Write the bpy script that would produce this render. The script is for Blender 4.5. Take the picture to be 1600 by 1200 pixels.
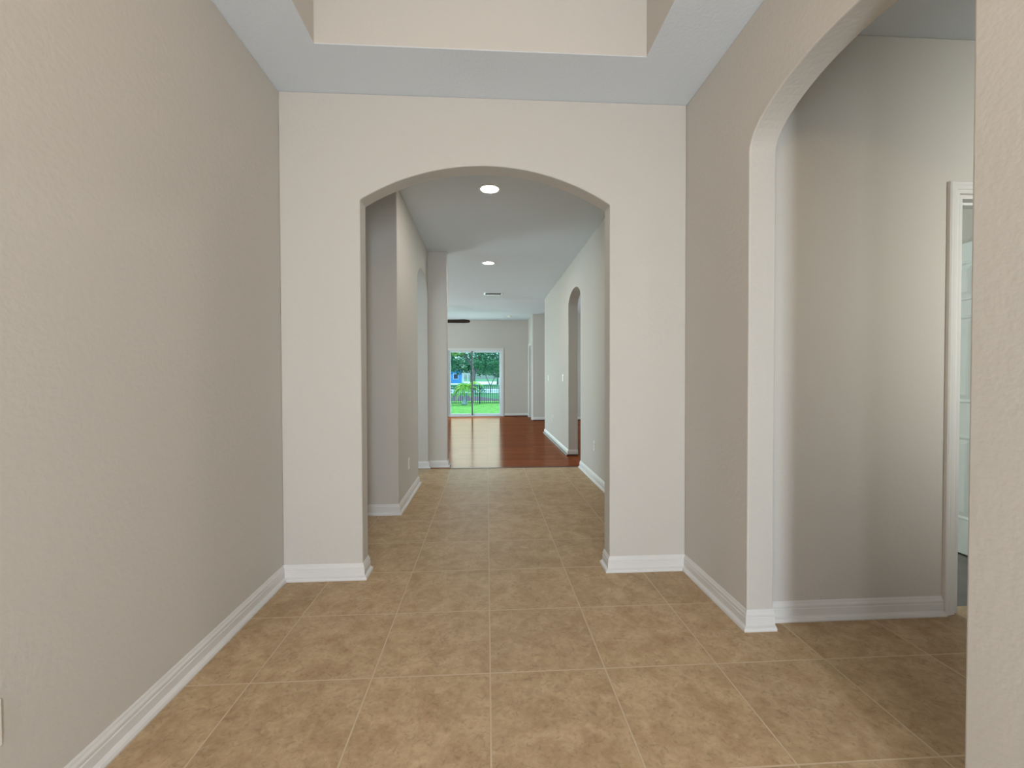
import bpy, bmesh, math, random
from mathutils import Vector, Matrix
random.seed(7)
for o in list(bpy.data.objects): bpy.data.objects.remove(o)
scene = bpy.context.scene
COL = scene.collection
# ------------------------------------------------------------ camera
F_PX, YAW, PITCH, ROLL, CAM_H = 673.8, 0.0579, 0.0159, -0.0027, 1.2
def cam_matrix():
    cy, sy, cp, sp = math.cos(YAW), math.sin(YAW), math.cos(PITCH), math.sin(PITCH)
    f = Vector((sy*cp, cy*cp, -sp)); r = Vector((cy, -sy, 0)); u = r.cross(f)
    cr, sr = math.cos(ROLL), math.sin(ROLL)
    r2 = r*cr + u*sr; u2 = u*cr - r*sr
    m = Matrix((r2, u2, -f)).transposed().to_4x4()
    m.translation = Vector((0, 0, CAM_H))
    return m
cd = bpy.data.cameras.new('camera'); cam = bpy.data.objects.new('camera', cd)
COL.objects.link(cam); cam.matrix_world = cam_matrix()
cd.sensor_fit = 'HORIZONTAL'; cd.sensor_width = 36; cd.lens = 36*F_PX/1600; cd.clip_start = .05; cd.clip_end = 500
scene.camera = cam
vs = scene.view_settings
vs.view_transform = 'Standard'; vs.look = 'None'; vs.gamma = 1; vs.use_curve_mapping = False; vs.exposure = 0.25
# ------------------------------------------------------------ world + sun
w = bpy.data.worlds.new('sky'); scene.world = w; w.use_nodes = True
nt = w.node_tree; nt.nodes.clear()
sky = nt.nodes.new('ShaderNodeTexSky'); sky.sky_type = 'NISHITA'; sky.sun_disc = False
sky.sun_elevation = math.radians(50); sky.sun_rotation = math.radians(200); sky.air_density = 1.0; sky.dust_density = 2.0
bg = nt.nodes.new('ShaderNodeBackground'); bg.inputs[1].default_value = 0.30
wo = nt.nodes.new('ShaderNodeOutputWorld'); nt.links.new(sky.outputs[0], bg.inputs[0]); nt.links.new(bg.outputs[0], wo.inputs[0])
def lamp(name, kind, loc, energy, color, rot=(0, 0, 0), **kw):
    l = bpy.data.lights.new(name, kind); l.energy = energy; l.color = color
    for k, v in kw.items(): setattr(l, k, v)
    o = bpy.data.objects.new(name, l); o.location = loc; o.rotation_euler = rot; COL.objects.link(o); return o
R = math.radians
lamp('sun', 'SUN', (0, 30, 20), 3.6, (1, .96, .88), (R(-35), R(18), 0), angle=R(3))
def win_light(name, loc, sx, sz, energy, color, rot, spread=180):
    return lamp(name, 'AREA', loc, energy, color, rot, shape='RECTANGLE', size=sx, size_y=sz, spread=R(spread))
TOY, TOMY, TOX, TOMX, DOWN = (R(90), 0, 0), (R(-90), 0, 0), (R(90), 0, R(-90)), (R(90), 0, R(90)), (0, 0, 0)
DAY = (.90, .95, 1.0)
# daylight through the front entry sidelights and living room windows; other rooms' windows are added for light
win_light('daylight_sidelight', (.45, -2.22, 1.15), .30, 1.35, 49, (.82, .91, 1.0), TOY, 145)
win_light('daylight_sidelight_left', (-.867, -2.22, 1.15), .24, 1.35, 14, (.82, .91, 1.0), TOY, 145)
win_light('daylight_transom', (-.19, -2.22, 2.68), 1.5, .22, 6, (1, .80, .58), TOY)
win_light('added_den_daylight', (3.35, -2.22, 1.7), 1.3, 1.1, 17, (.98, 1.0, .94), TOY, 48)  # unseen den window, placed and narrowed to brighten the wall towards the right
win_light('daylight_slider', (-.36, 13.42, 1.05), 1.5, 1.9, 50, (1, .80, .74), TOMY)
win_light('daylight_living_window', (-4.92, 9.6, 1.5), 2.6, 1.7, 165, (.77, .94, .96), TOX)
win_light('added_kitchen_daylight', (4.92, 8.6, 1.55), 1.8, 1.3, 46, (.80, .95, 1.0), TOMX)  # unseen kitchen window, added for ambient light and a brighter ceiling
win_light('added_bedroom_daylight', (4.92, 3.9, 1.5), 1.5, 1.3, 150, (.88, .98, .96), TOMX)  # unseen window added so the bedroom wall and open door get light
win_light('added_passage_daylight', (-2.95, 3.27, 1.55), .85, 1.2, 3, (.78, .90, 1.0), TOX)  # unseen window, added as cool light for the dark hall ceiling
win_light('added_side_room_daylight', (-2.95, 4.85, 1.55), 1.2, 1.2, 22, (.66, .86, 1.0), TOX)  # added too: lifts the hall ceiling through the left arch

# ------------------------------------------------------------ materials
def mat(name, col, rough=.6, bump=0, bscale=60, metal=0, coat=0, spec=.5, var=0, vscale=3):
    m = bpy.data.materials.new(name); m.use_nodes = True
    n = m.node_tree; b = n.nodes['Principled BSDF']
    b.inputs['Base Color'].default_value = (*col, 1); b.inputs['Roughness'].default_value = rough
    b.inputs['Metallic'].default_value = metal; b.inputs['Coat Weight'].default_value = coat
    b.inputs['Specular IOR Level'].default_value = spec
    tc = n.nodes.new('ShaderNodeTexCoord')
    if bump:
        no = n.nodes.new('ShaderNodeTexNoise'); no.inputs['Scale'].default_value = bscale; no.inputs['Detail'].default_value = 3
        bp = n.nodes.new('ShaderNodeBump'); bp.inputs['Strength'].default_value = bump; bp.inputs['Distance'].default_value = .004
        n.links.new(tc.outputs['Object'], no.inputs['Vector']); n.links.new(no.outputs[0], bp.inputs['Height']); n.links.new(bp.outputs[0], b.inputs['Normal'])
    if var:
        no = n.nodes.new('ShaderNodeTexNoise'); no.inputs['Scale'].default_value = vscale; no.inputs['Detail'].default_value = 5
        cr = n.nodes.new('ShaderNodeValToRGB')
        cr.color_ramp.elements[0].position = .3; cr.color_ramp.elements[1].position = .7
        cr.color_ramp.elements[0].color = (*[c*(1-var) for c in col], 1); cr.color_ramp.elements[1].color = (*[min(1, c*(1+var)) for c in col], 1)
        n.links.new(tc.outputs['Object'], no.inputs['Vector']); n.links.new(no.outputs[0], cr.inputs[0]); n.links.new(cr.outputs[0], b.inputs['Base Color'])
    return m
def emit(name, col, s):
    m = bpy.data.materials.new(name); m.use_nodes = True; b = m.node_tree.nodes['Principled BSDF']
    b.inputs['Base Color'].default_value = (*col, 1)
    b.inputs['Emission Color'].default_value = (*col, 1); b.inputs['Emission Strength'].default_value = s; return m
def glass(name, tint, gloss=.06):
    m = bpy.data.materials.new(name); m.use_nodes = True; n = m.node_tree; n.nodes.clear()
    t = n.nodes.new('ShaderNodeBsdfTransparent'); t.inputs[0].default_value = (*tint, 1)
    g = n.nodes.new('ShaderNodeBsdfGlossy'); g.inputs['Roughness'].default_value = .02
    x = n.nodes.new('ShaderNodeMixShader'); x.inputs[0].default_value = gloss
    o = n.nodes.new('ShaderNodeOutputMaterial')
    n.links.new(t.outputs[0], x.inputs[1]); n.links.new(g.outputs[0], x.inputs[2]); n.links.new(x.outputs[0], o.inputs[0]); return m
WALL = (.595, .568, .522)
M_wall = mat('wall_paint', WALL, .75, bump=.35, bscale=55, spec=.25)
M_ceil = mat('ceiling_paint', (.75, .81, .87), .85, bump=.3, bscale=80, spec=.2)
M_trim = mat('white_trim_paint', (.71, .70, .68), .4)
M_white = mat('white_plastic', (.82, .82, .79), .3)
M_dark = mat('dark_slot', (.02, .02, .02), .6)
M_door = mat('door_paint', (.74, .79, .78), .4)
M_lens = emit('lamp_lens', (1, .98, .94), 9)
M_fan = mat('dark_walnut_blade', (.03, .016, .012), .7, spec=.1, var=.3, vscale=30)
M_bronze = mat('bronze_metal', (.05, .035, .03), .4, metal=.7)
M_steel = mat('brushed_nickel', (.6, .58, .55), .3, metal=1)
M_alu = mat('white_aluminium_frame', (.62, .68, .72), .4)
M_alud = mat('grey_aluminium_stile', (.13, .15, .17), .4)
M_glass = glass('window_glass', (.70, .93, .97), 0)
M_glassc = glass('clear_glass', (.95, .97, .97))
M_shoe = mat('brown_shoe_moulding', (.07, .022, .012), .35)
M_carpet = mat('grey_bedroom_floor', (.17, .16, .145), .9, bump=.5, bscale=200, var=.15, vscale=8)

def tile_material():
    m = bpy.data.materials.new('beige_ceramic_tile'); m.use_nodes = True; n = m.node_tree; b = n.nodes['Principled BSDF']; L = n.links.new
    tc = n.nodes.new('ShaderNodeTexCoord'); mp = n.nodes.new('ShaderNodeMapping'); T = .4717
    mp.inputs['Location'].default_value = (T*40-.0069-.002, T*40-1.730-.002, 0)
    L(tc.outputs['Object'], mp.inputs[0])
    br = n.nodes.new('ShaderNodeTexBrick'); br.offset = 0; br.squash = 1
    for k, v in (('Scale', 1), ('Mortar Size', .0035), ('Mortar Smooth', .25), ('Brick Width', T), ('Row Height', T), ('Bias', 0)): br.inputs[k].default_value = v
    br.inputs['Color1'].default_value = (.94, .93, .92, 1); br.inputs['Color2'].default_value = (1.04, 1.03, 1.02, 1); br.inputs['Mortar'].default_value = (1, 1, 1, 1)
    L(mp.outputs[0], br.inputs[0])
    def noise(s, d, r=.55, dist=0, sy=1):
        x = n.nodes.new('ShaderNodeTexNoise'); x.inputs['Scale'].default_value = s; x.inputs['Detail'].default_value = d
        x.inputs['Roughness'].default_value = r; x.inputs['Distortion'].default_value = dist
        # every tile samples another patch of the pattern
        L(ad.outputs[0], x.inputs['Vector']); return x
    ad = n.nodes.new('ShaderNodeVectorMath'); ad.operation = 'ADD'
    sc = n.nodes.new('ShaderNodeVectorMath'); sc.operation = 'SCALE'; sc.inputs['Scale'].default_value = 37
    L(br.outputs['Color'], sc.inputs[0]); L(sc.outputs[0], ad.inputs[0]); L(mp.outputs[0], ad.inputs[1])
    n1 = noise(9, 7, .62, .5); n2 = noise(34, 5, .65, .8); n3 = noise(3, 2)
    r1 = n.nodes.new('ShaderNodeValToRGB'); e = r1.color_ramp.elements
    e[0].position = .32; e[0].color = (.36, .228, .118, 1); e[1].position = .70; e[1].color = (.61, .455, .285, 1)
    k = e.new(.5); k.color = (.46, .33, .195, 1)
    mx = n.nodes.new('ShaderNodeMix'); mx.inputs[0].default_value = .42
    L(n1.outputs[0], mx.inputs[2]); L(n2.outputs[0], mx.inputs[3]); L(mx.outputs[0], r1.inputs[0])
    n4 = noise(38, 3, .5, 1.6); sp = n.nodes.new('ShaderNodeMapRange'); sp.inputs[1].default_value = .33; sp.inputs[2].default_value = .44; sp.inputs[3].default_value = .80; sp.inputs[4].default_value = 1.0
    L(n4.outputs[0], sp.inputs[0]); fl = n.nodes.new('ShaderNodeVectorMath'); fl.operation = 'SCALE'; L(r1.outputs[0], fl.inputs[0]); L(sp.outputs[0], fl.inputs['Scale'])
    mul = n.nodes.new('ShaderNodeMix'); mul.data_type = 'RGBA'; mul.blend_type = 'MULTIPLY'; mul.inputs[0].default_value = .8
    L(fl.outputs[0], mul.inputs[6]); L(br.outputs['Color'], mul.inputs[7])
    gr = n.nodes.new('ShaderNodeMix'); gr.data_type = 'RGBA'
    L(br.outputs['Fac'], gr.inputs[0]); L(mul.outputs[2], gr.inputs[6]); gr.inputs[7].default_value = (.58, .455, .31, 1)
    L(gr.outputs[2], b.inputs['Base Color'])
    rr = n.nodes.new('ShaderNodeMapRange'); rr.inputs[3].default_value = .42; rr.inputs[4].default_value = .6; L(n2.outputs[0], rr.inputs[0]); L(rr.outputs[0], b.inputs['Roughness'])
    b.inputs['Specular IOR Level'].default_value = .28
    inv = n.nodes.new('ShaderNodeMath'); inv.operation = 'SUBTRACT'; inv.inputs[0].default_value = 1; L(br.outputs['Fac'], inv.inputs[1])
    ml = n.nodes.new('ShaderNodeMath'); ml.operation = 'MULTIPLY_ADD'; ml.inputs[1].default_value = .25; L(n1.outputs[0], ml.inputs[0]); L(inv.outputs[0], ml.inputs[2])
    bp = n.nodes.new('ShaderNodeBump'); bp.inputs['Strength'].default_value = .6; bp.inputs['Distance'].default_value = .003; L(ml.outputs[0], bp.inputs['Height']); L(bp.outputs[0], b.inputs['Normal'])
    return m
def wood_material():
    m = bpy.data.materials.new('cherry_plank_floor'); m.use_nodes = True; n = m.node_tree; b = n.nodes['Principled BSDF']; L = n.links.new
    tc = n.nodes.new('ShaderNodeTexCoord'); mp = n.nodes.new('ShaderNodeMapping'); mp.inputs['Location'].default_value = (30, 30, 0); L(tc.outputs['Object'], mp.inputs[0])
    br = n.nodes.new('ShaderNodeTexBrick'); br.offset = .37
    for k, v in (('Scale', 1), ('Mortar Size', .0012), ('Brick Width', 1.25), ('Row Height', .127), ('Bias', 0)): br.inputs[k].default_value = v
    br.inputs['Color1'].default_value = (.17, .034, .010, 1); br.inputs['Color2'].default_value = (.24, .055, .016, 1); br.inputs['Mortar'].default_value = (.06, .02, .01, 1)
    L(mp.outputs[0], br.inputs[0])
    m2 = n.nodes.new('ShaderNodeMapping'); m2.inputs['Scale'].default_value = (2, 26, 1); L(tc.outputs['Object'], m2.inputs[0])
    no = n.nodes.new('ShaderNodeTexNoise'); no.inputs['Scale'].default_value = 1.6; no.inputs['Detail'].default_value = 6; L(m2.outputs[0], no.inputs['Vector'])
    r = n.nodes.new('ShaderNodeMapRange'); r.inputs[3].default_value = .72; r.inputs[4].default_value = 1.25; L(no.outputs[0], r.inputs[0])
    mu = n.nodes.new('ShaderNodeVectorMath'); mu.operation = 'SCALE'; L(br.outputs[0], mu.inputs[0]); L(r.outputs[0], mu.inputs['Scale']); pass
    gl = n.nodes.new('ShaderNodeBsdfGlossy'); gl.inputs['Roughness'].default_value = .17; gl.inputs['Color'].default_value = (1, .76, .58, 1)
    df = n.nodes.new('ShaderNodeBsdfDiffuse'); L(mu.outputs[0], df.inputs['Color'])
    mx = n.nodes.new('ShaderNodeMixShader'); mx.inputs[0].default_value = .14; L(df.outputs[0], mx.inputs[1]); L(gl.outputs[0], mx.inputs[2])
    n.nodes.remove(b); L(mx.outputs[0], [k for k in n.nodes if k.type == 'OUTPUT_MATERIAL'][0].inputs[0]); b = df
    bp = n.nodes.new('ShaderNodeBump'); bp.inputs['Strength'].default_value = .05; bp.inputs['Distance'].default_value = .002; L(no.outputs[0], bp.inputs['Height']); L(bp.outputs[0], df.inputs['Normal']); L(bp.outputs[0], gl.inputs['Normal'])
    return m
M_tile, M_wood = tile_material(), wood_material()

# ------------------------------------------------------------ helpers
def obj(name, bm, m, parent=None, smooth=False):
    me = bpy.data.meshes.new(name); bmesh.ops.recalc_face_normals(bm, faces=bm.faces)
    bm.to_mesh(me); bm.free()
    if m: me.materials.append(m)
    if smooth: me.polygons.foreach_set('use_smooth', [True]*len(me.polygons))
    o = bpy.data.objects.new(name, me); COL.objects.link(o)
    if parent: o.parent = parent
    return o
def struct(o):
    o['kind'] = 'structure'; return o
def tag(o, label, cat, group=None):
    o['label'] = label; o['category'] = cat
    if group: o['group'] = group
    return o
def empty(name, loc, rz=0):
    o = bpy.data.objects.new(name, None); o.location = loc; o.rotation_euler = (0, 0, rz); o.empty_display_size = .1; COL.objects.link(o); return o
def box(bm, x0, x1, y0, y1, z0, z1, bev=0):
    mm = Matrix.Translation(((x0+x1)/2, (y0+y1)/2, (z0+z1)/2)) @ Matrix.Diagonal((abs(x1-x0), abs(y1-y0), abs(z1-z0), 1))
    r = bmesh.ops.create_cube(bm, size=1, matrix=mm)
    if bev:
        es = list({e for v in r['verts'] for e in v.link_edges})
        bmesh.ops.bevel(bm, geom=es, offset=bev, segments=2, affect='EDGES', profile=.6)
    return r
def bx(*a, **k):
    bm = bmesh.new(); box(bm, *a, **k); return bm
def cyl(bm, p, q, r0, r1=None, seg=16, cap=True):
    r1 = r0 if r1 is None else r1
    p, q = Vector(p), Vector(q); d = q-p
    mm = Matrix.Translation((p+q)/2) @ d.to_track_quat('Z', 'Y').to_matrix().to_4x4()
    return bmesh.ops.create_cone(bm, cap_ends=cap, segments=seg, radius1=r0, radius2=r1, depth=d.length, matrix=mm)
def lathe(bm, prof, c=(0, 0, 0), seg=32):
    rings = []
    for r, z in prof:
        rings.append([bm.verts.new((c[0]+r*math.cos(2*math.pi*i/seg), c[1]+r*math.sin(2*math.pi*i/seg), c[2]+z)) for i in range(seg)] if r > 1e-6 else [bm.verts.new((c[0], c[1], c[2]+z))])
    for a, b in zip(rings, rings[1:]):
        for i in range(seg):
            j = (i+1) % seg
            if len(a) == 1 and len(b) == 1: continue
            if len(a) == 1: bm.faces.new((a[0], b[j], b[i]))
            elif len(b) == 1: bm.faces.new((a[i], a[j], b[0]))
            else: bm.faces.new((a[i], a[j], b[j], b[i]))
def arc(ua, ub, z0, rise, n=28):
    """segmental arch from (ub,z0) to (ua,z0)"""
    if not rise: return [(ub, z0), (ua, z0)]
    h = (ub-ua)/2; c = (ua+ub)/2; out = []
    r = (h*h+rise*rise)/(2*rise)
    a = math.asin(min(1, h/r)) if rise < h else math.pi/2
    for i in range(n+1):
        t = a-2*a*i/n
        out.append((c+r*math.sin(t), z0+rise-r+r*math.cos(t)))
    return out
def ell(ua, ub, z0, rise, n=28):
    h = (ub-ua)/2; c = (ua+ub)/2
    return [(c+h*math.cos(math.pi*i/n), z0+rise*math.sin(math.pi*i/n)) for i in range(n+1)]
def wall(name, axis, c0, c1, u0, u1, z1, notches=(), m=None, z0=0, bev=.006):
    """axis 'x': wall plane x=c0..c1, u is y.  axis 'y': plane y=c0..c1, u is x."""
    pts = [(u0, z0)]
    for nt_ in sorted(notches, key=lambda a: a[0]):
        ua, ub, zt, rise = nt_[:4]; f = ell if len(nt_) > 4 else arc
        pts += [(ua, z0)] + list(reversed(f(ua, ub, zt, rise))) + [(ub, z0)]
    pts += [(u1, z0), (u1, z1), (u0, z1)]
    clean = []
    for p in pts:
        if not clean or (abs(p[0]-clean[-1][0])+abs(p[1]-clean[-1][1])) > 1e-5: clean.append(p)
    bm = bmesh.new(); P = (lambda c, u, z: (c, u, z)) if axis == 'x' else (lambda c, u, z: (u, c, z))
    A = [bm.verts.new(P(c0, u, z)) for u, z in clean]; B = [bm.verts.new(P(c1, u, z)) for u, z in clean]
    bm.faces.new(A); bm.faces.new(B[::-1])
    for i in range(len(A)):
        j = (i+1) % len(A); bm.faces.new((A[j], A[i], B[i], B[j]))
    o = struct(obj(name, bm, m or M_wall))
    if bev:
        md = o.modifiers.new('bevel', 'BEVEL'); md.width = bev; md.segments = 2; md.limit_method = 'ANGLE'; md.angle_limit = R(35)
    return o
BASE = [(0, 0), (.030, 0), (.031, .007), (.027, .016), (.017, .021), (.0135, .024), (.0135, .056), (.0105, .060), (.0115, .066), (.011, .072), (.006, .080), (.0045, .086), (.001, .092), (0, .092)]
BASE_NS = [(0, .016), (.0135, .016)] + BASE[6:]
SHOE = [(0, 0), (.034, 0), (.034, .008), (.029, .018), (.018, .024), (.0, .024)]
def sweep(pts, prof, closed_caps=True):
    """profile swept along a floor path with mitred corners; room side is to the LEFT of travel"""
    bm = bmesh.new(); rings = []
    P = [Vector(p) for p in pts]; n = len(P)
    for i, p in enumerate(P):
        d0 = (P[i]-P[i-1]).normalized() if i else (P[1]-P[0]).normalized()
        d1 = (P[i+1]-P[i]).normalized() if i < n-1 else d0
        n0 = Vector((-d0.y, d0.x)); n1 = Vector((-d1.y, d1.x)); mdir = (n0+n1)/(1+n0.dot(n1))
        rings.append([bm.verts.new((p.x+mdir.x*o, p.y+mdir.y*o, z)) for o, z in prof])
    k = len(prof)
    for a, b in zip(rings, rings[1:]):
        for i in range(k): bm.faces.new((a[i], a[(i+1) % k], b[(i+1) % k], b[i]))
    bm.faces.new(rings[0]); bm.faces.new(rings[-1][::-1])
    return bm
def baseboard(name, pts, prof=BASE, m=None): return struct(obj(name, sweep(pts, prof), m or M_trim))

# ------------------------------------------------------------ setting: floors, ceilings, walls
XL, XR, YA, ZC, ZL = -1.207, 1.230, 2.608, 2.868, 2.93
ED = 5.0; Y0 = -2.2; Y1 = 13.2; YW = 5.69
def slab(name, poly, z0, z1, m):
    bm = bmesh.new(); A = [bm.verts.new((x, y, z0)) for x, y in poly]; B = [bm.verts.new((x, y, z1)) for x, y in poly]
    bm.faces.new(A[::-1]); bm.faces.new(B)
    for i in range(len(A)):
        j = (i+1) % len(A); bm.faces.new((A[i], A[j], B[j], B[i]))
    return struct(obj(name, bm, m))
slab('floor', [(-ED, Y0-.15), (ED, Y0-.15), (ED, 2.09), (1.30, 2.09), (1.30, YW), (-ED, YW)], -.1, 0, M_tile)
slab('floor_living_room', [(-ED, YW), (ED, YW), (ED, Y1+.15), (-ED, Y1+.15)], -.1, .001, M_wood)
slab('floor_bedroom', [(1.30, 2.09), (ED, 2.09), (ED, YW), (1.30, YW)], -.1, 0, M_carpet)
struct(obj('trim_1', bx(-.53, 1.23, YW-.012, YW+.012, .0, .006, bev=.002), M_shoe))
TX0, TX1, TY0, TY1 = -.857, .838, -1.0, 2.233
bm = bmesh.new()
def frame_slab(bm, a0, a1, b0, b1, z0, z1):
    box(bm, -ED, ED, b1, 10.38, z0, z1); box(bm, -ED, a0, Y0-.15, b1, z0, z1); box(bm, a1, ED, Y0-.15, b1, z0, z1); box(bm, a0, a1, Y0-.15, b0, z0, z1)
frame_slab(bm, TX0, TX1, TY0, TY1, ZC, ZC+.003)
frame_slab(bm, TX0-.1, TX1+.1, TY0-.1, TY1+.1, ZC+.003, ZC+.10)
struct(obj('ceiling', bm, M_ceil))
struct(obj('ceiling_living_room', bx(-ED, ED, 10.38, Y1+.15, ZL, ZC+.16), M_ceil))
bm = bmesh.new()   # painted sides of the raised tray
for a in ((TX0-.1, TX0, TY0-.1, TY1+.1), (TX1, TX1+.1, TY0-.1, TY1+.1), (TX0, TX1, TY0-.1, TY0), (TX0, TX1, TY1, TY1+.1)): box(bm, *a, ZC+.003, ZC+.40)
struct(obj('wall_tray', bm, M_wall))
struct(obj('ceiling_tray', bx(TX0-.1, TX1+.1, TY0-.1, TY1+.1, ZC+.40, ZC+.5), M_ceil))

SP, RI = 2.25, .215
wall('wall_left', 'x', XL-.12, XL, Y0, YA+.06, ZC)
wall('wall_right', 'x', XR, XR+.13, Y0, YA+.06, ZC, [(1.033, 1.965, SP, .195, 'e')])
wall('wall_arch', 'y', YA, YA+.12, XL, XR, ZC, [(-.745, .752, SP, RI)])
wall('wall_hall_right', 'x', XR+.005, XR+.15, YA+.12, 9.19, ZC, [(5.645, 6.50, SP, .21, 'e')])
wall('wall_hall_back', 'y', 3.81, 3.93, -3.0, -.775, ZC)
wall('wall_hall_left', 'x', -.93, -.775, 3.93, 5.78, ZC, [(4.89, 5.735, SP, .25, 'e')])
wall('wall_living_near', 'y', 5.78, 5.90, -ED, -.53, ZC)
wall('wall_passage_front', 'y', YA, YA+.12, -3.0, XL-.12, ZC)

wall('wall_den_back', 'y', 2.03, 2.15, XR+.13, ED, ZC, [(2.352, 3.20, 2.10, 0)])
wall('wall_bedroom_side', 'x', 3.235, 3.355, 2.15, 3.25, ZC)
wall('wall_kitchen_near', 'y', 5.30, 5.42, XR+.15, ED, ZC)
wall('wall_far', 'y', Y1, Y1+.14, -ED, ED, ZL+.05, [(-4.6, -2.4, 2.02, 0), (-1.185, .462, 2.02, 0)])
wall('wall_kitchen_far', 'y', 11.86, 11.98, 1.26, ED, ZL)
wall('wall_closet', 'x', 1.255, 1.375, 11.98, Y1, ZL, [(12.12, 12.86, 2.12, 0)])
# outer walls with window holes: built as strips round the hole
def outer_x(name, xa, xb, y0, y1, holes, zt):
    bm = bmesh.new(); y = y0
    for (ya, yb, za, zb) in holes:
        box(bm, xa, xb, y, ya, 0, zt); box(bm, xa, xb, ya, yb, 0, za); box(bm, xa, xb, ya, yb, zb, zt); y = yb
    box(bm, xa, xb, y, y1, 0, zt)
    return struct(obj(name, bm, M_wall))
outer_x('wall_outer_left', -ED-.14, -ED, 5.78, Y1+.14, [(8.3, 10.9, .65, 2.35)], ZL+.05)
outer_x('wall_outer_right', ED, ED+.14, Y0-.15, Y1+.14, [(3.15, 4.65, .85, 2.15), (7.7, 9.5, .9, 2.2)], ZL+.05)
outer_x('wall_passage_end', -3.12, -3.0, YA, 5.78, [(2.82, 3.72, .9, 2.2), (4.2, 5.5, .9, 2.2)], ZC)
bm = bmesh.new()
for a in ((-ED, -1.0), (.605, 2.65), (4.05, ED)):   # piers beside the sidelight, the door and the added den window
    box(bm, a[0], a[1], Y0-.14, Y0, 0, ZC)
box(bm, 2.65, 4.05, Y0-.14, Y0, 0, .95); box(bm, 2.65, 4.05, Y0-.14, Y0, 2.25, ZC)
box(bm, -.735, -.665, Y0-.14, Y0, 0, 2.42); box(bm, -1.0, -.735, Y0-.14, Y0, 0, .45); box(bm, -1.0, .605, Y0-.14, Y0, 2.42, 2.55); box(bm, -1.0, .605, Y0-.14, Y0, 2.82, ZC)
box(bm, .235, .305, Y0-.14, Y0, 0, 2.42); box(bm, .305, .605, Y0-.14, Y0, 0, .45)
box(bm, -.665, .235, Y0-.14, Y0, 2.08, 2.42)
struct(obj('wall_front', bm, M_wall))

# baseboards (room side on the left of travel)
baseboard('baseboard_left', [(-.745, YA+.12), (-.745, YA), (XL, YA), (XL, Y0)])
baseboard('baseboard_right', [(XR+.13, 1.965), (XR, 1.965), (XR, YA), (.752, YA), (.752, YA+.12)])
baseboard('baseboard_right_pier', [(XR, Y0), (XR, 1.033), (XR+.13, 1.033)])
baseboard('baseboard_den', [(2.285, 2.03), (XR+.13, 2.03)])
baseboard('baseboard_hall_right', [(XR+.005, YA+.12), (XR+.005, YW-.04), ])
baseboard('baseboard_hall_left', [(-.93, 4.89), (-.775, 4.89), (-.775, 3.81), (-3.0, 3.81)])
baseboard('baseboard_hall_corner', [(-.53, 5.9), (-.53, 5.78), (-.775, 5.78), (-.775, 5.735), (-.93, 5.735)])
BW = [(0, .024), (.0135, .024)] + BASE[6:]
# travel so that the room is on the left: along +y on the right-hand wall
baseboard('baseboard_living_right', [(XR+.15, 6.50), (XR+.005, 6.50), (XR+.005, 9.19), (XR+.15, 9.19)], BW)
baseboard('trim_2', [(XR+.15, 6.50), (XR+.005, 6.50), (XR+.005, 9.19), (XR+.15, 9.19)], SHOE, M_shoe)
baseboard('baseboard_kitchen', [(ED, 11.86), (1.26, 11.86), (1.255, 12.05)][:2], BW)
baseboard('trim_3', [(ED, 11.86), (1.26, 11.86)], SHOE, M_shoe)
baseboard('baseboard_far', [(1.255, 12.93), (1.255, Y1), (.53, Y1)], BW)
baseboard('trim_4', [(1.255, 12.93), (1.255, Y1), (.53, Y1)], SHOE, M_shoe)
baseboard('trim_10', [(-.53, 5.9), (-.53, 5.83)], SHOE, M_shoe)

# door casings: stepped colonial profile swept round a rectangular opening
CAS = [(0, 0), (0, .010), (.008, .013), (.016, .012), (.020, .016), (.034, .017), (.040, .020), (.052, .021), (.058, .016), (.058, 0)]
def casing(name, axis, c, sgn, ua, ub, zt, m=M_trim):
    """c = wall plane, sgn = direction the casing stands proud; u measured from opening edge outward"""
    bm = bmesh.new(); rings = []
    for (u, z, du, dz) in ((ua, 0, -1, 0), (ua, zt, -1, 1), (ub, zt, 1, 1), (ub, 0, 1, 0)):
        ring = []
        for o, t in CAS:
            uu, zz, cc = u+du*o, z+dz*o, c+sgn*t
            ring.append(bm.verts.new((cc, uu, zz) if axis == 'x' else (uu, cc, zz)))
        rings.append(ring)
    k = len(CAS)
    for a, b in zip(rings, rings[1:]):
        for i in range(k): bm.faces.new((a[i], a[(i+1) % k], b[(i+1) % k], b[i]))
    bm.faces.new(rings[0]); bm.faces.new(rings[-1][::-1])
    return struct(obj(name, bm, m))
def jamb(name, axis, c0, c1, ua, ub, zt, t=.018):
    bm = bmesh.new()
    f = (lambda u0, u1, z0, z1, a=c0, b=c1: box(bm, a, b, u0, u1, z0, z1)) if axis == 'x' else (lambda u0, u1, z0, z1, a=c0, b=c1: box(bm, u0, u1, a, b, z0, z1))
    f(ua, ua+t, 0, zt); f(ub-t, ub, 0, zt); f(ua+t, ub-t, zt-t, zt)
    s = .012; mid = (c0+c1)/2   # stop
    f(ua+t, ua+t+s, 0, zt-t, mid-.015, mid+.02); f(ub-t-s, ub-t, 0, zt-t, mid-.015, mid+.02); f(ua+t+s, ub-t-s, zt-t-s, zt-t, mid-.015, mid+.02)
    return struct(obj(name, bm, M_trim))
casing('trim_5', 'y', 2.03, -1, 2.345, 3.207, 2.105)
jamb('trim_6', 'y', 2.03, 2.15, 2.352, 3.20, 2.10)
casing('trim_7', 'x', 1.255, -1, 12.115, 12.865, 2.125)
jamb('trim_8', 'x', 1.255, 1.375, 12.12, 12.86, 2.12)
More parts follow.
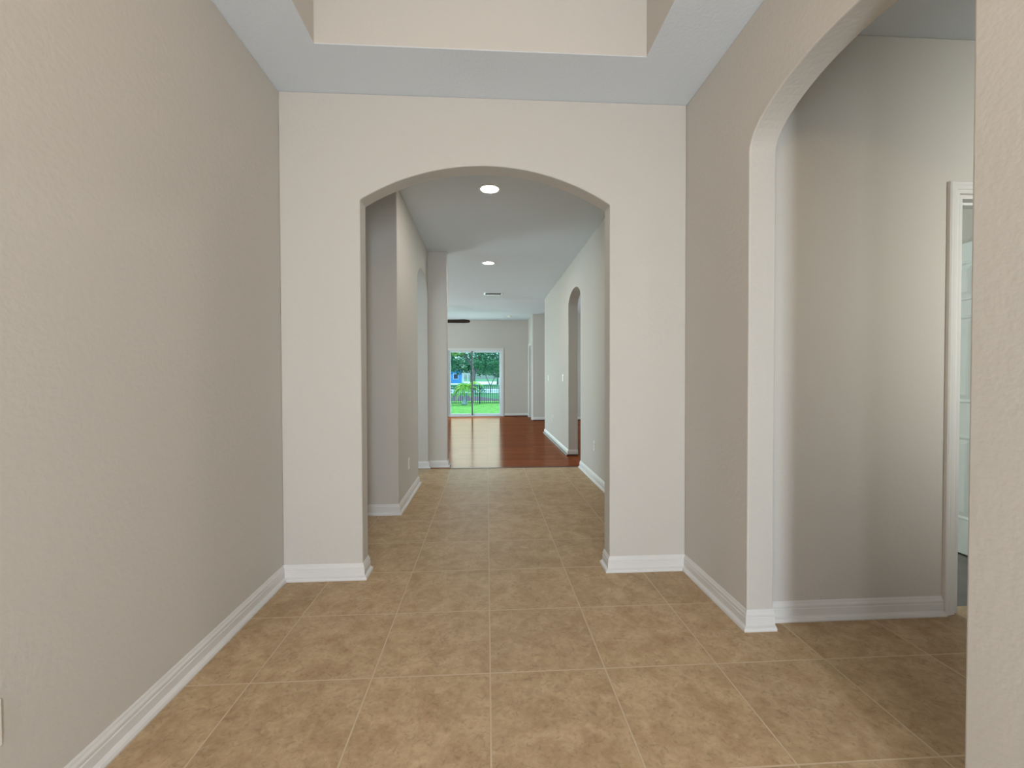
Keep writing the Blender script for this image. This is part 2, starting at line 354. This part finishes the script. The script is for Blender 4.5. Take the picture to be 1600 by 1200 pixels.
# plain white surround of the sliding door
bm = bmesh.new()
box(bm, -1.245, -1.185, Y1-.018, Y1, 0, 2.08, bev=.003); box(bm, .462, .512, Y1-.018, Y1, 0, 2.08, bev=.003); box(bm, -1.185, .462, Y1-.018, Y1, 2.02, 2.08, bev=.003)
struct(obj('trim_9', bm, M_trim))

# panelled doors
def panel_door(name, wd, ht, th=.035, m=None):
    """leaf in local x (0..wd), y thickness, z up; six raised panels each side"""
    bm = bmesh.new(); box(bm, 0, wd, -th/2, th/2, .012, ht, bev=.002)
    st = .11; cx = wd/2; cols = ((st, cx-.05), (cx+.05, wd-st)); rows = ((.24, .80), (1.02, 1.60), (1.70, ht-.12))
    for (xa, xb) in cols:
        for (za, zb) in rows:
            for s in (-1, 1):
                y = s*th/2
                for i, (ins, dep) in enumerate(((0, .004), (.03, .0))):
                    pass
                a = [(xa, za), (xb, za), (xb, zb), (xa, zb)]
                def ring(i, d): return [bm.verts.new((xa+i, y+s*d, za+i)), bm.verts.new((xb-i, y+s*d, za+i)), bm.verts.new((xb-i, y+s*d, zb-i)), bm.verts.new((xa+i, y+s*d, zb-i))]
                rs = [ring(0, 0), ring(.006, .006), ring(.014, .005), ring(.022, .0005), ring(.030, .0005), ring(.055, .006)]
                for p, q in zip(rs, rs[1:]):
                    for k in range(4): bm.faces.new((p[k], p[(k+1) % 4], q[(k+1) % 4], q[k]))
                bm.faces.new(rs[-1])
    return bm
def doorset(name, loc, rz, wd, ht, m):
    e = struct(empty(name, loc, rz))
    obj('door_leaf', panel_door(name, wd, ht), m, e)
    for s in (-1, 1):
        bm = bmesh.new(); x = wd-.065
        cyl(bm, (x, s*.0175, .95), (x, s*.024, .95), .032, seg=24); cyl(bm, (x, s*.02, .95), (x, s*.05, .95), .011)
        bmesh.ops.create_uvsphere(bm, u_segments=20, v_segments=12, radius=.027, matrix=Matrix.Translation((x, s*.06, .95)))
        obj('door_knob', bm, M_steel, e, True)
    return e
doorset('door_2', (3.185, 2.17, 0), R(90), .80, 2.08, M_door)
doorset('door_3', (-.665, Y0-.05, 0), 0, .90, 2.07, M_trim)

# glazed openings
def window(name, axis, c, ua, ub, za, zb, m=M_alu, gm=M_glassc, mull=()):
    e = struct(empty(name, (0, 0, 0)))
    P = (lambda u0, u1, z0, z1, t: (c-t, c+t, u0, u1, z0, z1)) if axis == 'x' else (lambda u0, u1, z0, z1, t: (u0, u1, c-t, c+t, z0, z1))
    bm = bmesh.new(); f = .04
    for a in ((ua, ua+f, za, zb), (ub-f, ub, za, zb), (ua+f, ub-f, za, za+f), (ua+f, ub-f, zb-f, zb)): box(bm, *P(*a, .03))
    for u in mull: box(bm, *P(u-.015, u+.015, za+f, zb-f, .02))
    obj('window_frame', bm, m, e)
    obj('pane', bx(*P(ua+f, ub-f, za+f, zb-f, .003)), gm, e)
    return e
window('window_10', 'y', Y0-.09, -1.0, -.735, .45, 2.42, M_trim)
window('window_1', 'y', Y0-.09, .305, .605, .45, 2.42, M_trim)
window('window_2', 'y', Y0-.09, -1.0, .605, 2.55, 2.82, M_trim)
window('window_3', 'y', Y0-.09, 2.65, 4.05, .95, 2.25, mull=(3.35,))  # unseen, added with the den light
window('window_4', 'x', ED+.07, 3.15, 4.65, .85, 2.15, mull=(3.9,))  # unseen, added to let light into the bedroom
window('window_5', 'x', ED+.07, 7.7, 9.5, .9, 2.2, mull=(8.6,))  # unseen kitchen opening, added for the fill light
window('window_6', 'x', -ED-.07, 8.3, 10.9, .65, 2.35, mull=(9.6,))
window('window_8', 'x', -3.06, 2.82, 3.72, .9, 2.2)  # added opening for the passage light, out of view
window('window_9', 'x', -3.06, 4.2, 5.5, .9, 2.2, mull=(4.85,))  # added opening for the side room light, out of view
window('window_7', 'y', Y1+.07, -4.6, -2.4, .0, 2.02, mull=(-3.5,), gm=M_glass)
# sliding glass door
sd = struct(empty('door_1', (0, 0, 0)))
bm = bmesh.new(); x0, x1, zt = -1.185, .462, 2.02
box(bm, x0, x0+.035, Y1+.01, Y1+.13, 0, zt); box(bm, x1-.035, x1, Y1+.01, Y1+.13, 0, zt); box(bm, x0+.035, x1-.035, Y1+.01, Y1+.13, zt-.025, zt); box(bm, x0+.035, x1-.035, Y1+.01, Y1+.13, 0, .03)
obj('door_frame', bm, M_alu, sd)
def slide(xa, xb, y, mats):
    bm = bmesh.new()
    box(bm, xa, xb, y-.015, y+.015, .03, .085); box(bm, xa, xb, y-.015, y+.015, zt-.060, zt-.025)
    lt, rt = mats
    for xx, mm in ((xa, lt), (xb-.045, rt)):
        b2 = bx(xx, xx+.045, y-.016, y+.016, .03, zt-.025); obj('stile', b2, mm, sd)
    obj('rail', bm, M_alu, sd)
    obj('pane', bx(xa+.045, xb-.045, y-.003, y+.003, .085, zt-.060), M_glass, sd)
slide(-1.15, -.43, Y1+.05, (M_alu, M_alud)); slide(-.475, .427, Y1+.09, (M_alud, M_alu))
b_ = bmesh.new(); box(b_, -.47, -.455, Y1+.01, Y1+.034, .92, 1.12, bev=.004); obj('door_handle', b_, M_alud, sd)

# ------------------------------------------------------------ lights and fittings
def recessed(loc, energy, label):
    e = empty('recessed_light', loc); tag(e, label, 'ceiling light', 'recessed lights along the hall ceiling')
    bm = bmesh.new(); lathe(bm, [(.078, -.001), (.080, -.006), (.092, -.007), (.098, -.004), (.100, 0)], seg=48); obj('trim_ring', bm, M_white, e, True)
    bm = bmesh.new(); lathe(bm, [(0, -.009), (.05, -.008), (.079, -.004), (.079, -.0005), (0, -.0005)], seg=48); obj('lens', bm, M_lens, e, True)
    lamp('recessed_light_beam', 'AREA', (loc[0], loc[1], loc[2]-.012), energy, (1, .93, .84), DOWN, shape='DISK', size=.15)
    return e
recessed((.029, 3.85, ZC), 8, 'round lit recessed ceiling light nearest the arch, the larger of two')
recessed((.028, 6.33, ZC), 9, 'round lit recessed ceiling light farther down the hall, just before the air vent')
# foyer pendant, hanging out of frame from the tray
e = empty('pendant_light', (0, .15, 2.62)); tag(e, 'small globe pendant light hanging from the raised foyer ceiling above the entry', 'pendant light')
bm = bmesh.new(); cyl(bm, (0, 0, .12), (0, 0, ZC+.38-2.62), .006); obj('rod', bm, M_steel, e)
bm = bmesh.new(); lathe(bm, [(0, .64), (.06, .64), (.055, .62), (.01, .605)]); obj('canopy', bm, M_steel, e, True)
bm = bmesh.new(); lathe(bm, [(0, .13), (.025, .12), (.028, .100), (.02, .095)]); obj('cap', bm, M_steel, e, True)
bm = bmesh.new(); bmesh.ops.create_uvsphere(bm, u_segments=24, v_segments=14, radius=.10); obj('globe', bm, emit('warm_globe', (1, .65, .34), 38), e, True)

def vent():
    e = empty('ceiling_vent', (.13, 8.64, ZC)); tag(e, 'white rectangular ceiling air vent beyond the two recessed lights', 'air vent')
    bm = bmesh.new(); W, D = .185, .125
    for a in ((-W, W, -D, -D+.03), (-W, W, D-.03, D), (-W, -W+.03, -D+.03, D-.03), (W-.03, W, -D+.03, D-.03)): box(bm, *a, -.008, 0, bev=.002)
    obj('vent_frame', bm, M_white, e)
    bm = bmesh.new()
    for i in range(8):
        y = -D+.045+i*.0225
        r = bmesh.ops.create_cube(bm, size=1, matrix=Matrix.Translation((0, y, -.006)) @ Matrix.Rotation(R(40), 4, 'X') @ Matrix.Diagonal((2*W-.06, .018, .0015, 1)))
    obj('louvres', bm, mat('vent_grey', (.5, .52, .53), .5), e)
    obj('backing', bx(-W+.03, W-.03, -D+.03, D-.03, -.001, 0), mat('vent_dark', (.12, .13, .13), .8), e)
vent()
e = empty('smoke_detector', (.646, 12.25, ZL)); tag(e, 'small round white smoke detector on the living room ceiling before the far wall', 'smoke detector')
bm = bmesh.new(); lathe(bm, [(0, -.038), (.045, -.036), (.060, -.024), (.066, 0)]); obj('cover', bm, M_white, e, True)
bm = bmesh.new(); lathe(bm, [(.066, -.001), (.072, -.008), (.074, 0)]); obj('base', bm, M_white, e, True)

# wall plates: local x = across, local -y = out of the wall, z up, origin at plate centre
def plate(bm): box(bm, -.035, .035, -.005, 0, -.0575, .0575, bev=.002)
def outlet(loc, rz, label):
    e = empty('wall_outlet', loc, rz); tag(e, label, 'wall outlet', 'white duplex wall outlets')
    bm = bmesh.new(); plate(bm); obj('cover_plate', bm, M_white, e)
    for s in (-1, 1):
        bm = bmesh.new(); cyl(bm, (0, -.004, s*.0195), (0, -.0075, s*.0195), .0165, seg=24); k = obj('socket', bm, M_white, e)
        b2 = bmesh.new(); 
        for x in (-.0063, .0063): box(b2, x-.001, x+.001, -.0082, -.0074, s*.0195+.001, s*.0195+.009)
        cyl(b2, (0, -.0074, s*.0195-.007), (0, -.0082, s*.0195-.007), .0025, seg=10)
        obj('slots', b2, M_dark, k)
    bm = bmesh.new(); cyl(bm, (0, -.0045, 0), (0, -.0065, 0), .003, seg=12); obj('screw', bm, M_steel, e)
def switch(loc, rz, label):
    e = empty('light_switch', loc, rz); tag(e, label, 'light switch', 'light switches on the right hall wall')
    bm = bmesh.new(); plate(bm); obj('cover_plate', bm, M_white, e)
    bm = bmesh.new(); box(bm, -.0165, .0165, -.008, -.004, -.033, .033, bev=.0015); obj('rocker', bm, M_white, e)
    for s in (-1, 1):
        bm = bmesh.new(); cyl(bm, (0, -.0045, s*.048), (0, -.0062, s*.048), .0028, seg=12); obj('screw', bm, M_steel, e)
RW = XR+.005
outlet((XL, 1.091, .35), R(90), 'white wall outlet low on the left foyer wall at the picture edge')
outlet((-.775, 4.30, .352), R(90), 'white wall outlet low on the left hall wall, past the arch')
outlet((RW, 4.90, .405), R(-90), 'white wall outlet low on the right hall wall over tile floor')
outlet((RW, 8.03, .43), R(-90), 'white wall outlet low on the right wall above the wood floor')
switch((RW, 6.95, 1.185), R(-90), 'white light switch beside the narrow arched opening, nearer of two')
switch((RW, 8.62, 1.18), R(-90), 'white light switch near the far corner of the right wall')

# ceiling fan
e = empty('ceiling_fan', (-1.30, 11.0, 0)); tag(e, 'dark bladed ceiling fan in the living room, mostly hidden by the hall corner', 'ceiling fan')
bm = bmesh.new(); lathe(bm, [(0, ZL), (.07, ZL), (.065, ZL-.03), (.03, ZL-.06), (0, ZL-.06)]); obj('canopy', bm, M_bronze, e, True)
bm = bmesh.new(); cyl(bm, (0, 0, 2.68), (0, 0, ZL-.05), .012); obj('downrod', bm, M_bronze, e)
bm = bmesh.new(); lathe(bm, [(0, 2.70), (.05, 2.70), (.10, 2.68), (.11, 2.62), (.10, 2.57), (.05, 2.55), (0, 2.55)]); obj('motor', bm, M_bronze, e, True)
bm = bmesh.new(); lathe(bm, [(.05, 2.55), (.09, 2.54), (.08, 2.49), (0, 2.46)]); obj('light_bowl', bm, emit('fan_bowl', (1, .93, .82), .7), e, True)
for i in range(4):
    a = 2*math.pi*i/4+R(-3)
    mm = Matrix.Rotation(a, 4, 'Z')
    tilt = Matrix.Translation((0, 0, 2.61)) @ Matrix.Rotation(R(-24), 4, 'X')
    bm = bmesh.new(); out = [(.17, -.045), (.35, -.072), (.74, -.082), (.84, -.066), (.875, -.032), (.885, 0), (.875, .032), (.84, .066), (.74, .082), (.35, .072), (.17, .045)]
    A = [bm.verts.new(mm @ tilt @ Vector((x, y, 0))) for x, y in out]; B = [bm.verts.new(mm @ tilt @ Vector((x, y, .009))) for x, y in out]
    bm.faces.new(A[::-1]); bm.faces.new(B)
    for k in range(len(A)): bm.faces.new((A[k], A[(k+1) % len(A)], B[(k+1) % len(A)], B[k]))
    obj('blade', bm, M_fan, e)
    bm = bmesh.new(); box(bm, .09, .24, -.02, .02, 2.605, 2.612, bev=.002); bmesh.ops.transform(bm, matrix=mm, verts=bm.verts); obj('blade_bracket', bm, M_bronze, e)

# ------------------------------------------------------------ outside
GZ = -.12
M_grass = mat('lawn_grass', (.19, .40, .05), .9, bump=.8, bscale=40, var=.35, vscale=6)
M_grass2 = mat('verge_grass', (.10, .27, .10), .9, var=.3, vscale=2)
M_road = mat('pale_concrete_road', (.85, .87, .87), .8, var=.06, vscale=1)
M_mulch = mat('red_brown_mulch', (.17, .10, .12), .95, bump=1, bscale=30, var=.4, vscale=12)
M_fence = mat('black_aluminium_fence', (.015, .03, .035), .45)
M_bark = mat('grey_brown_bark', (.20, .17, .15), .9, bump=1, bscale=14, var=.35, vscale=8)
M_house = mat('blue_siding', (.06, .24, .50), .7)
M_palmt = mat('pale_palm_trunk', (.33, .38, .42), .8, bump=.6, bscale=30, var=.3, vscale=15)
def leafmat(name, c1, c2):
    m = mat(name, c1, .6, var=0); n = m.node_tree; b = n.nodes['Principled BSDF']
    oi = n.nodes.new('ShaderNodeTexNoise'); oi.inputs['Scale'].default_value = 1.3; oi.inputs['Detail'].default_value = 4
    tc = n.nodes.new('ShaderNodeTexCoord'); cr = n.nodes.new('ShaderNodeValToRGB'); cr.color_ramp.elements[0].position = .38; cr.color_ramp.elements[1].position = .62
    cr.color_ramp.elements[0].color = (*c1, 1); cr.color_ramp.elements[1].color = (*c2, 1)
    n.links.new(tc.outputs['Object'], oi.inputs['Vector']); n.links.new(oi.outputs[0], cr.inputs[0]); n.links.new(cr.outputs[0], b.inputs['Base Color']); return m
M_leaf = leafmat('oak_leaves', (.03, .12, .06), (.09, .27, .10))
M_leaf2 = leafmat('light_leaves', (.10, .22, .05), (.27, .42, .09))
M_palm = leafmat('palm_leaves', (.22, .48, .05), (.50, .55, .08))
M_shrub = leafmat('shrub_leaves', (.05, .20, .10), (.14, .36, .14))
def ground(name, x0, x1, y0, y1, z, m): return struct(obj(name, bx(x0, x1, y0, y1, z-.3, z), m))
ground('ground_lawn', -30, 30, Y1+.14, 24.0, GZ, M_grass)
bm = bmesh.new()   # mulch bed with a curved edge
pts = [(-12, 24.0), (1.6, 24.0), (.4, 26.2), (-.5, 29.2), (-2, 31.5), (-5, 33.0), (-12, 34)]
A = [bm.verts.new((x, y, GZ-.3)) for x, y in pts]; B = [bm.verts.new((x, y, GZ+.015)) for x, y in pts]; bm.faces.new(A[::-1]); bm.faces.new(B)
for i in range(len(A)): bm.faces.new((A[i], A[(i+1) % len(A)], B[(i+1) % len(A)], B[i]))
struct(obj('ground_mulch_bed', bm, M_mulch))
ground('ground_verge', -60, 60, 24.0, 36, GZ-.0, M_grass2)
ground('ground_road', -90, 90, 36, 50, GZ+.005, M_road)
ground('ground_far_verge', -120, 120, 50, 80, GZ, M_grass2)
ground('ground_far_road', -200, 200, 80, 130, GZ, M_road)
ground('ground_horizon', -300, 300, 130, 330, GZ, M_grass2)
struct(obj('ground_threshold', bx(-1.4, .7, Y1+.14, Y1+.75, GZ-.1, -.02), M_road))
# fence
FY = 21.4
e = empty('metal_fence', (0, FY, GZ)); tag(e, 'black metal picket fence running across the back lawn', 'fence')
px = [-7.56+1.8*i for i in range(9)]
for i, x in enumerate(px):
    bm = bmesh.new(); box(bm, x-.028, x+.028, -.028, .028, 0, .97); k = obj('post', bm, M_fence, e)
    bm = bmesh.new(); box(bm, x-.034, x+.034, -.034, .034, .97, .985); cyl(bm, (x, 0, .985), (x, 0, 1.0), .03, .005, seg=4); obj('post_cap', bm, M_fence, k)
    if i < len(px)-1:
        for z in (.05, .77, .89):
            bm = bmesh.new(); box(bm, x+.028, x+1.772, -.013, .013, z-.014, z+.014); obj('rail', bm, M_fence, e)
        bm = bmesh.new()
        for j in range(1, 17):
            xx = x+j*1.8/17; box(bm, xx-.012, xx+.012, -.009, .009, .02, .90)
        obj('picket_panel', bm, M_fence, e)
# leaves
def leafcloud(bm, c, rad, n, size, rnd):
    for _ in range(n):
        while True:
            p = Vector((rnd.uniform(-1, 1), rnd.uniform(-1, 1), rnd.uniform(-1, 1)))
            if .25 < p.length < 1: break
        q = Vector((c[0]+p.x*rad[0], c[1]+p.y*rad[1], c[2]+p.z*rad[2]))
        s = size*rnd.uniform(.6, 1.4)
        a = Vector((rnd.gauss(0, 1), rnd.gauss(0, 1), rnd.gauss(0, .6))).normalized(); b = a.cross(Vector((rnd.gauss(0, 1), rnd.gauss(0, 1), rnd.gauss(0, 1)))).normalized()
        v = [bm.verts.new(q-a*s), bm.verts.new(q+b*s*.45), bm.verts.new(q+a*s), bm.verts.new(q-b*s*.45)]
        bm.faces.new(v)
def limb(bm, pts, r0, r1, seg=8):
    P = [Vector(p) for p in pts]; n = len(P)-1
    for i in range(n):
        ra = r0+(r1-r0)*i/n; rb = r0+(r1-r0)*(i+1)/n
        cyl(bm, P[i], P[i+1], ra, rb, seg=seg)
        bmesh.ops.create_uvsphere(bm, u_segments=seg, v_segments=6, radius=rb, matrix=Matrix.Translation(P[i+1]))
def tree(x, y, label, blobs, limbs, leaf, size, seed, group=None):
    rnd = random.Random(seed); e = empty('tree', (x, y, GZ)); tag(e, label, 'tree', group)
    bm = bmesh.new()
    for pts, r0, r1 in limbs: limb(bm, pts, r0, r1)
    obj('trunk', bm, M_bark, e, True)
    bm = bmesh.new()
    for c, rad, n in blobs: leafcloud(bm, c, rad, n, size, rnd)
    obj('crown', bm, leaf, e)
# big oak behind the road: trunk leaning, wide low crown
tree(-1.3, 44, 'large spreading oak with forked grey trunk, behind the glass door post',
     [((-1.2, 0, 4.2), (3.2, 2.5, 1.7), 1500), ((2.4, 0, 3.8), (2.9, 2.5, 1.7), 1600), ((4.6, 0, 3.1), (2.2, 2, 1.5), 1500), ((-3.8, .5, 3.3), (1.8, 2, 1.2), 1100), ((.5, 0, 5.6), (5, 3, 1.6), 1300), ((2.6, -.4, 2.1), (2.4, 1.2, .8), 1100), ((.9, .3, 2.5), (1.2, 1.2, .8), 500), ((-2.8, .3, 2.7), (1.6, 1.2, .6), 600)],
     [([(0, 0, -.1), (-.1, 0, 1.2), (.1, 0, 2.2)], .22, .17), ([(.1, 0, 2.2), (.5, 0, 3.2), (1.0, 0, 4.6)], .2, .1), ([(.1, 0, 2.2), (-.7, 0, 3.2), (-1.6, 0, 4.6)], .19, .09), ([(.05, 0, 1.9), (1.6, 0, 2.5), (3.0, 0, 2.9)], .12, .06)], M_leaf, .14, 1)
tree(-5.6, 30, 'yellow-green leafy tree at the upper left of the glass door',
     [((1.6, 0, 3.35), (1.5, 1.2, .55), 900), ((3.0, .2, 3.15), (1.3, 1, .42), 500), ((0, 0, 3.6), (1.8, 1.5, 1.0), 900)],
     [([(0, 0, -.1), (.1, 0, 1.6), (.5, 0, 2.8)], .16, .1), ([(.5, 0, 2.8), (1.6, 0, 3.2), (3.0, .2, 3.1)], .07, .03)], M_leaf2, .12, 2)
far = [(-13, 70, .9), (-8.5, 76, 1.0), (-2.6, 72, .9), (2.0, 79, 1.1), (6.5, 69, 1.0), (13, 76, 1.0)]
names = ['leftmost', 'behind the blue house', 'left of the oak trunk', 'right behind the oak trunk', 'at the right edge of the glass door', 'far right']
for i, (x, y, s) in enumerate(far):
    tree(x, y, 'distant dark green tree beyond the road, '+names[i],
         [((0, 0, 5*s), (3.4*s, 2.4, 3.0*s), 800), ((1.2, 0, 3.2*s), (2.6*s, 2, 1.5*s), 420), ((-1.3, 0, 3.4*s), (2.4*s, 2, 1.5*s), 420)],
         [([(0, 0, -.1), (.1, 0, 2), (0, 0, 4)], .25, .15)], M_leaf, .24, 10+i, 'distant trees beyond the road')
tree(.30, 37, 'small young tree with dark forked stems standing before the pale road',
     [((0, 0, 2.25), (1.3, .9, .62), 700), ((-.9, 0, 2.5), (.8, .7, .45), 300), ((.9, 0, 2.3), (.8, .7, .5), 300)],
     [([(0, 0, -.1), (0, 0, .55)], .06, .05), ([(0, 0, .55), (.35, 0, 1.3), (.7, 0, 2.0)], .045, .03), ([(0, 0, .55), (-.35, 0, 1.3), (-.6, 0, 2.1)], .045, .03)], M_leaf, .10, 30)
def shrub(x, y, r, h, label, seed, group):
    o = empty('shrub', (x, y, GZ)); tag(o, label, 'shrub', group)
    rnd = random.Random(seed); bm = bmesh.new(); leafcloud(bm, (0, 0, h*.5), (r, r*.7, h*.5), int(420*r), .055, rnd); obj('foliage', bm, M_shrub, o)
    bm = bmesh.new(); 
    for k in range(4): cyl(bm, (0, 0, -.02), (rnd.uniform(-.5, .5)*r, rnd.uniform(-.3, .3)*r, h*.6), .014, .008, seg=6)
    obj('stems', bm, M_bark, o)
shrub(-1.95, 33.5, .8, .75, 'rounded green shrub beyond the fence, left end of the bed', 40, 'shrubs in the bed beyond the fence')
shrub(-.75, 32.5, .75, .65, 'rounded green shrub beyond the fence, behind the palm', 41, 'shrubs in the bed beyond the fence')
shrub(-3.4, 33.0, .8, .8, 'rounded green shrub beyond the fence, outermost on the left', 42, 'shrubs in the bed beyond the fence')
# small palm in front of the fence
e = empty('palm', (-1.08, 20.7, GZ)); tag(e, 'small palm with drooping yellow-green fronds in front of the black fence', 'palm')
bm = bmesh.new(); lathe(bm, [(0, 0), (.14, 0), (.135, .08), (.09, .18), (.05, .26), (.042, .45), (.035, .70), (0, .74)], seg=14); obj('trunk', bm, M_palmt, e, True)
rnd = random.Random(5)
fr = [(178, .62, .75, 1.25), (-168, .72, 1.0, 1.6), (160, .60, 1.2, 1.5), (-140, .5, .8, 1.3), (-100, .35, 1.2, 1.5), (-50, .5, 1.0, 1.35), (-15, .95, 1.25, 1.05), (6, .80, 1.45, 1.25), (22, .9, .95, 1.15), (60, .5, 1.3, 1.4), (95, .4, 1.5, 1.6), (130, .5, 1.4, 1.5)]
for az, ln, up, dn in fr:
    a = R(az); bm = bmesh.new(); N = 12; pts = []
    for i in range(N+1):
        t = i/N; pts.append(Vector((math.cos(a)*ln*t, math.sin(a)*ln*t, .70+up*t-dn*t*t)))
    for i in range(N):
        cyl(bm, pts[i], pts[i+1], .010*(1-i/N)+.003, .010*(1-(i+1)/N)+.002, seg=5)
        if i < 2: continue
        d = (pts[i+1]-pts[i]).normalized(); s = d.cross(Vector((0, 0, 1))).normalized()
        for sd_ in (-1, 1):
            for h in (0, .5):
                p = pts[i].lerp(pts[i+1], h); L_ = .24*math.sin(math.pi*min(1, (i+h)/N*.85+.15))+.05
                tip = p+s*sd_*L_*.75+d*L_*.5-Vector((0, 0, L_*.35)); mid = p.lerp(tip, .5)+Vector((0, 0, .02))
                v = [bm.verts.new(p), bm.verts.new(mid+d*.02), bm.verts.new(tip), bm.verts.new(mid-d*.02)]; bm.faces.new(v)
    obj('frond', bm, M_palm, e)
# blue house
e = empty('house', (-9.2, 95, GZ)); tag(e, 'blue house with white trim far beyond the fence, left of the oak', 'house')
obj('wall', bx(-5, 3.6, 0, 7, 0, 2.9), M_house, e)
bm = bmesh.new(); A = [bm.verts.new(v) for v in ((-5.5, -.5, 2.9), (4.1, -.5, 2.9), (4.1, 7.5, 2.9), (-5.5, 7.5, 2.9), (-2.5, 3.5, 4.6), (1.1, 3.5, 4.6))]
for f in ((0, 1, 5, 4), (1, 2, 5), (2, 3, 4, 5), (3, 0, 4), (3, 2, 1, 0)): bm.faces.new([A[i] for i in f])
obj('roof', bm, mat('grey_shingles', (.18, .18, .19), .8), e)
for x in (-3.6, .6, 2.4):
    k = obj('window', bx(x-.55, x+.55, -.06, -.001, .9, 2.1), M_trim, e); obj('pane', bx(x-.47, x+.47, -.075, -.0605, .98, 2.02), mat('dark_pane', (.03, .05, .09), .1), k)
# white post frame
e = empty('post_frame', (-2.25, 45.2, GZ)); tag(e, 'white two-post garden frame with a crossbeam left of the oak trunk', 'garden frame')
for x, wdt in ((-.25, .10), (.25, .055)):
    bm = bmesh.new(); box(bm, x-wdt, x+wdt, -wdt, wdt, 0, 1.78 if x < 0 else 1.62); obj('post', bm, M_trim, e)
bm = bmesh.new(); box(bm, -.38, .5, -.05, .05, 1.62, 1.76); obj('crossbeam', bm, M_trim, e)
e = empty('marker_post', (.86, 30.5, GZ)); tag(e, 'white post with a dark panel at the right edge of the glass door', 'post')
bm = bmesh.new(); box(bm, -.05, .03, -.04, .04, 0, 1.28, bev=.006); obj('post', bm, M_trim, e)
bm = bmesh.new(); box(bm, .03, .16, -.03, .03, .55, 1.2); obj('panel', bm, M_fence, e)
